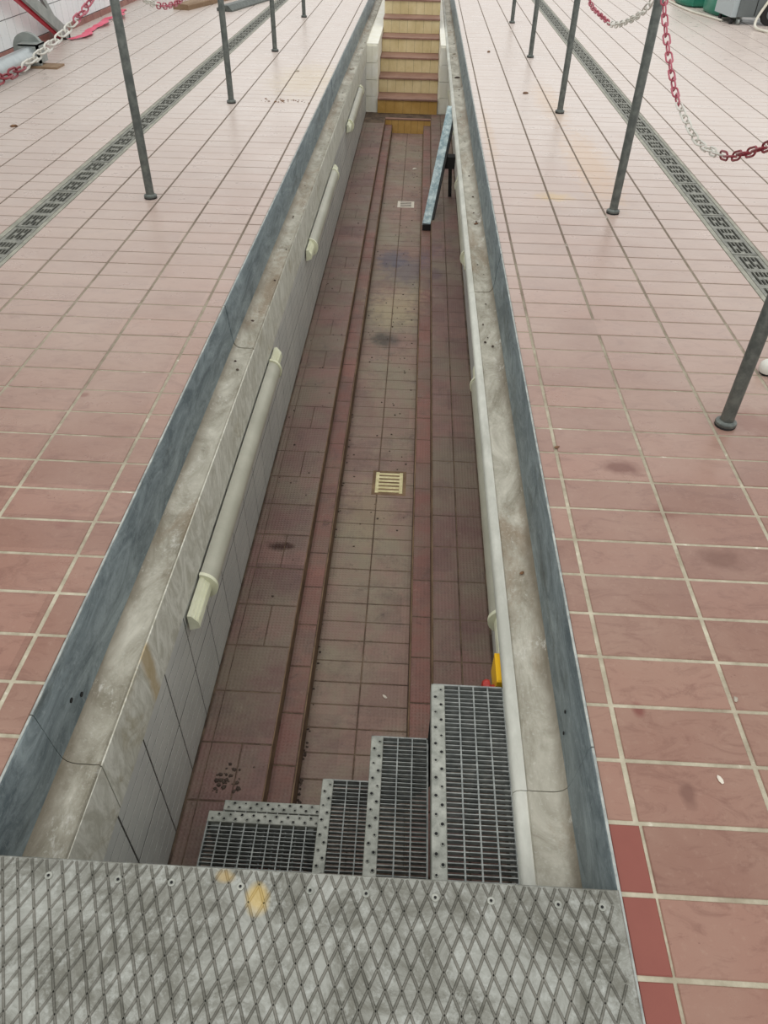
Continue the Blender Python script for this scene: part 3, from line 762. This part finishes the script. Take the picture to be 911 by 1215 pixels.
skm = MB().cbox(0, .012, -.118, .118, .0, .052, .002).mesh('skirting_tile', M['skirt'])
for k in range(int((YMAX-YMIN)/.24)): put('skirting_tile', skm, sk, (-3.508, YMIN+.12+.24*k, 0))

pp = thing('steel_pipe', 'thick silver pipe lying along the foot of the white wall in a grey bracket', 'pipe', (-3.15, 5.6, 0))
MB().tube([(0, -.4, .085), (0, 1.14, .085)], .062, 24).build('pipe', M['alu'], pp, True)
bk = MB(); bk.box(-.075, .08, 1.12, 1.15, .0, .16); bk.box(.066, .08, 1.12, 1.27, .03, .16); bk.box(-.08, .08, 1.12, 1.27, .148, .162)
bk.build('bracket', M['grey'], pp)
fl = MB(); fl.tube([(-.05, 1.24, .10), (-.05, 1.28, .10)], .125, 24); fl.build('flange', M['grey'], pp, True)
MB().box(-.04, .22, 1.08, 1.24, 0, .014).build('foot_plate', M['wood'], pp)

fp = thing('folding_stand', 'folded grey and red steel frame leaning on the white wall', 'stand', (-3.40, 8.02, 0))
MB().obox((0, 0, 0.03), (.02, -1.15, .62), .08, .035, (0, .6, .8)).build('rail', M['redpaint'], fp)
MB().obox((.045, 0.03, .03), (.065, -1.12, .64), .03, .10, (1, 0, 0)).build('rail', M['grey'], fp)
MB().obox((-.03, .05, .06), (-.03, -.32, .52), .05, .03, (0, 1, 0)).build('strut', M['grey'], fp)
MB().box(-.05, .06, -.04, .06, 0, .05).build('foot', M['rubber'], fp)

def ribbon(name, pts, w, mat, label, cat):
    P = catmull([Vector(p) for p in pts], 6); v = []; f = []
    for i, p in enumerate(P):
        d = (P[min(i+1, len(P)-1)]-P[max(i-1, 0)]).normalized(); s = Vector((-d.y, d.x, 0)).normalized()*w*random.uniform(.6, 1.1)
        v += [p-s, p+s, p+s-Vector((0, 0, .002)), p-s-Vector((0, 0, .002))]
    for i in range(len(P)-1):
        o = i*4; f += [(o, o+4, o+5, o+1), (o+1, o+5, o+6, o+2), (o+2, o+6, o+7, o+3), (o+3, o+7, o+4, o)]
    f += [(0, 1, 2, 3), (4*len(P)-1, 4*len(P)-2, 4*len(P)-3, 4*len(P)-4)]
    return tag(MB().add(v, f).build(name, mat), label, cat)
ribbon('barrier_tape', [(-3.30, 7.95, .012), (-3.22, 8.15, .02), (-3.30, 8.5, .008), (-3.27, 8.85, .03), (-3.36, 9.15, .012), (-3.24, 9.3, .04), (-3.36, 9.6, .012), (-3.42, 9.9, .01)],
       .045, M['tape'], 'crumpled pink-red plastic tape strewn on the floor below the white wall', 'tape')
MBr = MB(); MBr.prism([(-.10, 0), (-.10, .045), (-.085, .055), (.085, .055), (.10, .045), (.10, 0)], -.02, 1.6)
o = MBr.build('wheel_ramp', M['wood']); o.location = (-2.78, 10.05, 0); o.rotation_euler = (0, 0, math.radians(-16)); tag(o, 'weathered brown board lying on the floor at the top left', 'board')
o = MB().prism([(-.09, 0), (-.09, .03), (-.03, .06), (.05, .06), (.10, .015), (.10, 0)], 0, 1.5).build('rubber_ramp', M['post']); o.location = (-2.28, 10.0, 0); o.rotation_euler = (0, 0, math.radians(-14))
tag(o, 'dark grey low ramp lying on the floor beside the left drain', 'ramp')

# ------------------------------------------------------------------ right background: bin, canisters, hose
bn = thing('wheeled_bin', 'charcoal and light grey wheeled tub at the upper right corner', 'trolley', (3.70, 10.25, 0), math.radians(4))
MB().cbox(-.17, .55, -.12, .42, .075, .62, .03).build('body', M['bin'], bn)
MB().cbox(-.235, -.165, -.10, .40, .07, .60, .02).build('front_panel', M['binl'], bn)
MB().box(.02, .026, -.126, -.119, .09, .6).build('seam', M['rubber'], bn)
for x, y in ((-.20, -.06), (-.19, .3)):
    cs = MB().tube([(x-.012, y, .028), (x+.012, y, .028)], .028, 14).build('castor', M['rubber'], bn, True)
MB().tube([(-.15, -.10, .028), (-.125, -.10, .028)], .028, 14).build('castor', M['grey'], bn, True)
whl = MB().tube([(.20, -.165, .115), (.20, -.125, .115)], .115, 28).build('wheel', M['rubber'], bn, True)
MB().tube([(.20, -.172, .115), (.20, -.165, .115)], .06, 20).build('hub', M['bin'], whl, True)
def canister(x, y, rz, label):
    t = thing('green_canister', label, 'canister', (x, y, 0), rz, 'green canisters')
    pr = []
    for k in range(12): a = 2*math.pi*k/12; pr.append((math.copysign(abs(math.cos(a))**.55, math.cos(a))*.19, math.copysign(abs(math.sin(a))**.55, math.sin(a))*.30))
    v = []; n = 12
    for z, s in ((0, .86), (.02, .97), (.05, 1), (.34, 1), (.40, .94), (.43, .8)): v += [(px*s, py*s, z) for px, py in pr]
    f = [(i*n+k, i*n+(k+1) % n, (i+1)*n+(k+1) % n, (i+1)*n+k) for i in range(5) for k in range(n)] + [tuple(range(n))[::-1], tuple(5*n+k for k in range(n))]
    MB().add(v, f).build('body', M['green'], t, True)
    MB().lathe([(.04, .43), (.04, .46), (.03, .47)], 16, .08, 0).build('cap', M['rubber'], t, True)
canister(3.66, 11.0, 0.1, 'green plastic canister next to the wheeled tub')
canister(3.50, 11.75, 0.15, 'green plastic canister farther from the wheeled tub')
o = MB().lathe([(.10, 0), (.15, .03), (.16, .08), (.12, .10)], 20, mat=None).build('orange_tub', M['orange'], None, True); o.location = (3.42, 12.35, 0); tag(o, 'orange-yellow plastic tub at the top edge, left of the green canisters', 'tub')
P = catmull([Vector(p) for p in [(3.25, 12.3, .012), (3.25, 11.6, .012), (3.30, 11.0, .012), (3.40, 10.6, .012), (3.46, 10.35, .012)]], 8)
tag(MB().tube(P, .012, 8).build('air_hose', M['hose'], None, True), 'pale hose on the floor in front of the green canisters', 'hose')
P = catmull([Vector(p) for p in [(3.93, 9.98, .55), (3.80, 9.95, .30), (3.66, 9.85, .06), (3.70, 9.65, .014), (3.95, 9.55, .014), (4.5, 9.6, .014)]], 8)
tag(MB().tube(P, .014, 8).build('air_hose', M['hose'], None, True), 'pale hose hanging down in front of the wheeled tub and curling on the floor', 'hose')

wc = thing('white_cap', 'small white round plastic cap on the floor behind the nearest right post', 'cap', (1.222, 2.26, 0))
MB().lathe([(.022, .0), (.024, .008)], 18).build('base', M['rubber'], wc, True)
MB().lathe([(.026, .008), (.029, .02), (.027, .036), (.018, .046), (.006, .049)], 18).build('dome', M['whitep'], wc, True)

# ------------------------------------------------------------------ odds and ends lying about
def bit(kind, x, y, z, s, rz, mat, label, cat, group=None):
    v = []; n = 7
    hs = (0, .5, 1)
    for zz, sc_ in ((0, .8), (.35, 1), (.7, .55)):
        for k in range(n):
            a = 2*math.pi*k/n; r = s*sc_*random.uniform(.75, 1.15); v.append((r*math.cos(a), r*.55*math.sin(a), zz*s*.55))
    f = [(i*n+k, i*n+(k+1) % n, (i+1)*n+(k+1) % n, (i+1)*n+k) for i in range(2) for k in range(n)] + [tuple(range(n))[::-1], tuple(2*n+k for k in range(n))]
    o = MB().add(v, f).build(kind, mat, None); o.location = (x, y, z); o.rotation_euler = (0, 0, rz)
    return tag(o, label, cat, group)
bit('pebble', .705, .917, 0, .0085, 1.2, M['stone'], 'tiny pale stone on the tiles right of the pit, beside a grout line', 'stone')
bit('dry_leaf', .449, 1.775, 0, .010, .5, M['leaf'], 'curled brown leaf scrap on a grout crossing right of the pit', 'leaf')
bit('wood_chip', .62, .735, 0, .009, 1.9, M['paper'], 'slim pale chip on the near right tiles', 'chip')
bit('dry_leaf', -2.55, 4.98, 0, .028, .3, M['leaf'], 'dark dry leaf left of the left drain, near the silver pipe', 'leaf')
bit('dry_leaf', -2.40, 4.25, 0, .022, .8, M['leaf'], 'brown leaf between the left drain and the picture edge', 'leaf')
bit('dry_leaf', -2.72, 3.55, 0, .02, .2, M['leaf'], 'small brown leaf at the left picture edge', 'leaf')
bit('dry_leaf', .80, 6.35, 0, .028, .2, M['leaf'], 'dark scrap on the bright tiles beside the third right post', 'leaf')
bit('dry_leaf', .62, 8.0, 0, .028, 1.2, M['leaf'], 'dark scrap on the far right tiles, near the pit edge', 'leaf')
bit('pebble', -1.02, 6.9, 0, .022, 0, M['stone'], 'small clod on the far left tiles beside the third left post', 'stone')
dirt = MB()
def crumbs(n, fx, fy, fz, s0, s1, name, mat, label, cat):
    b = MB()
    for i in range(n):
        x, y, z = fx(), fy(), fz(); s = random.uniform(s0, s1); a = random.uniform(0, 3.1)
        v = [(x+s*math.cos(a+2*math.pi*k/5)*random.uniform(.6, 1.2), y+s*math.sin(a+2*math.pi*k/5)*random.uniform(.6, 1.2), z) for k in range(5)]
        v += [(p[0]*.5+x*.5, p[1]*.5+y*.5, z+s*.5) for p in v]
        b.add(v, [(k, (k+1) % 5, 5+(k+1) % 5, 5+k) for k in range(5)] + [(5, 6, 7, 8, 9)])
    o = b.build(name, mat, None, kind='stuff'); o['label'] = label; o['category'] = cat
U = random.uniform
crumbs(30, lambda: -.98+U(-.16, .2), lambda: 5.85+U(-.03, .07), lambda: 0, .003, .012, 'dirt_crumbs', M['leaf'], 'scatter of dark crumbs across the left tiles beyond the second post', 'dirt')
crumbs(40, lambda: -.655+U(-.025, .03), lambda: U(2.2, 11.5), lambda: -.171, .002, .008, 'ledge_crumbs', M['crumb'], 'dark crumbs and grit lying along the left ledge', 'dirt')
crumbs(40, lambda: .325+U(-.02, .035), lambda: U(2.0, 11.5), lambda: -.170, .002, .008, 'ledge_crumbs', M['crumb'], 'dark crumbs and grit lying along the right ledge', 'dirt')
crumbs(150, lambda: U(-.28, .04), lambda: U(2.2, 9.0), lambda: ZM, .002, .008, 'gutter_crumbs', M['crumb'], 'dark crumbs scattered along the middle gutter of the pit', 'dirt')
crumbs(70, lambda: U(-.60, -.40), lambda: U(1.0, 9.0), lambda: ZB, .003, .008, 'band_crumbs', M['crumb'], 'dark crumbs on the raised left band of the pit floor', 'dirt')
crumbs(34, lambda: -.49+U(-.05, .03), lambda: 1.14+U(-.04, .05), lambda: ZB, .003, .010, 'dirt_heap', M['crumb'], 'little heap of brown dirt behind the lowest grating step', 'dirt')
crumbs(60, lambda: -.293+U(-.004, .006), lambda: 1.15+2.4*U(0,1)**2.2, lambda: ZM, .002, .008, 'curb_dirt', M['crumb'], 'line of black dirt against the left curb of the gutter', 'dirt')
bit('rubble', -.66, 8.0, -.172, .035, .4, M['stone'], 'lump of rubble on the far left ledge', 'rubble')
bit('rubble', .335, 7.75, -.172, .03, .2, M['crumb'], 'dark lump of rubble on the far right ledge', 'rubble')
bit('rubble', .335, 8.9, -.172, .028, .9, M['stone'], 'farthest lump of rubble on the right ledge', 'rubble')
bit('paper_scrap', -.02, 7.9, ZM, .03, .4, M['paper'], 'crumpled white paper scrap near the far end of the gutter', 'paper')
bit('dry_leaf', .338, 1.42, -.171, .009, .9, M['leaf'], 'curled leaf on the right ledge near the yellow stop box', 'leaf')
bit('dry_leaf', .335, 4.05, -.171, .016, .9, M['leaf'], 'dark leaf scrap on the right ledge in front of the leaning plank', 'leaf')
bit('wood_chip', -.03, 1.585, ZM, .012, 2.4, M['paper'], 'pale sliver on the gutter tiles beyond the grating steps', 'chip')
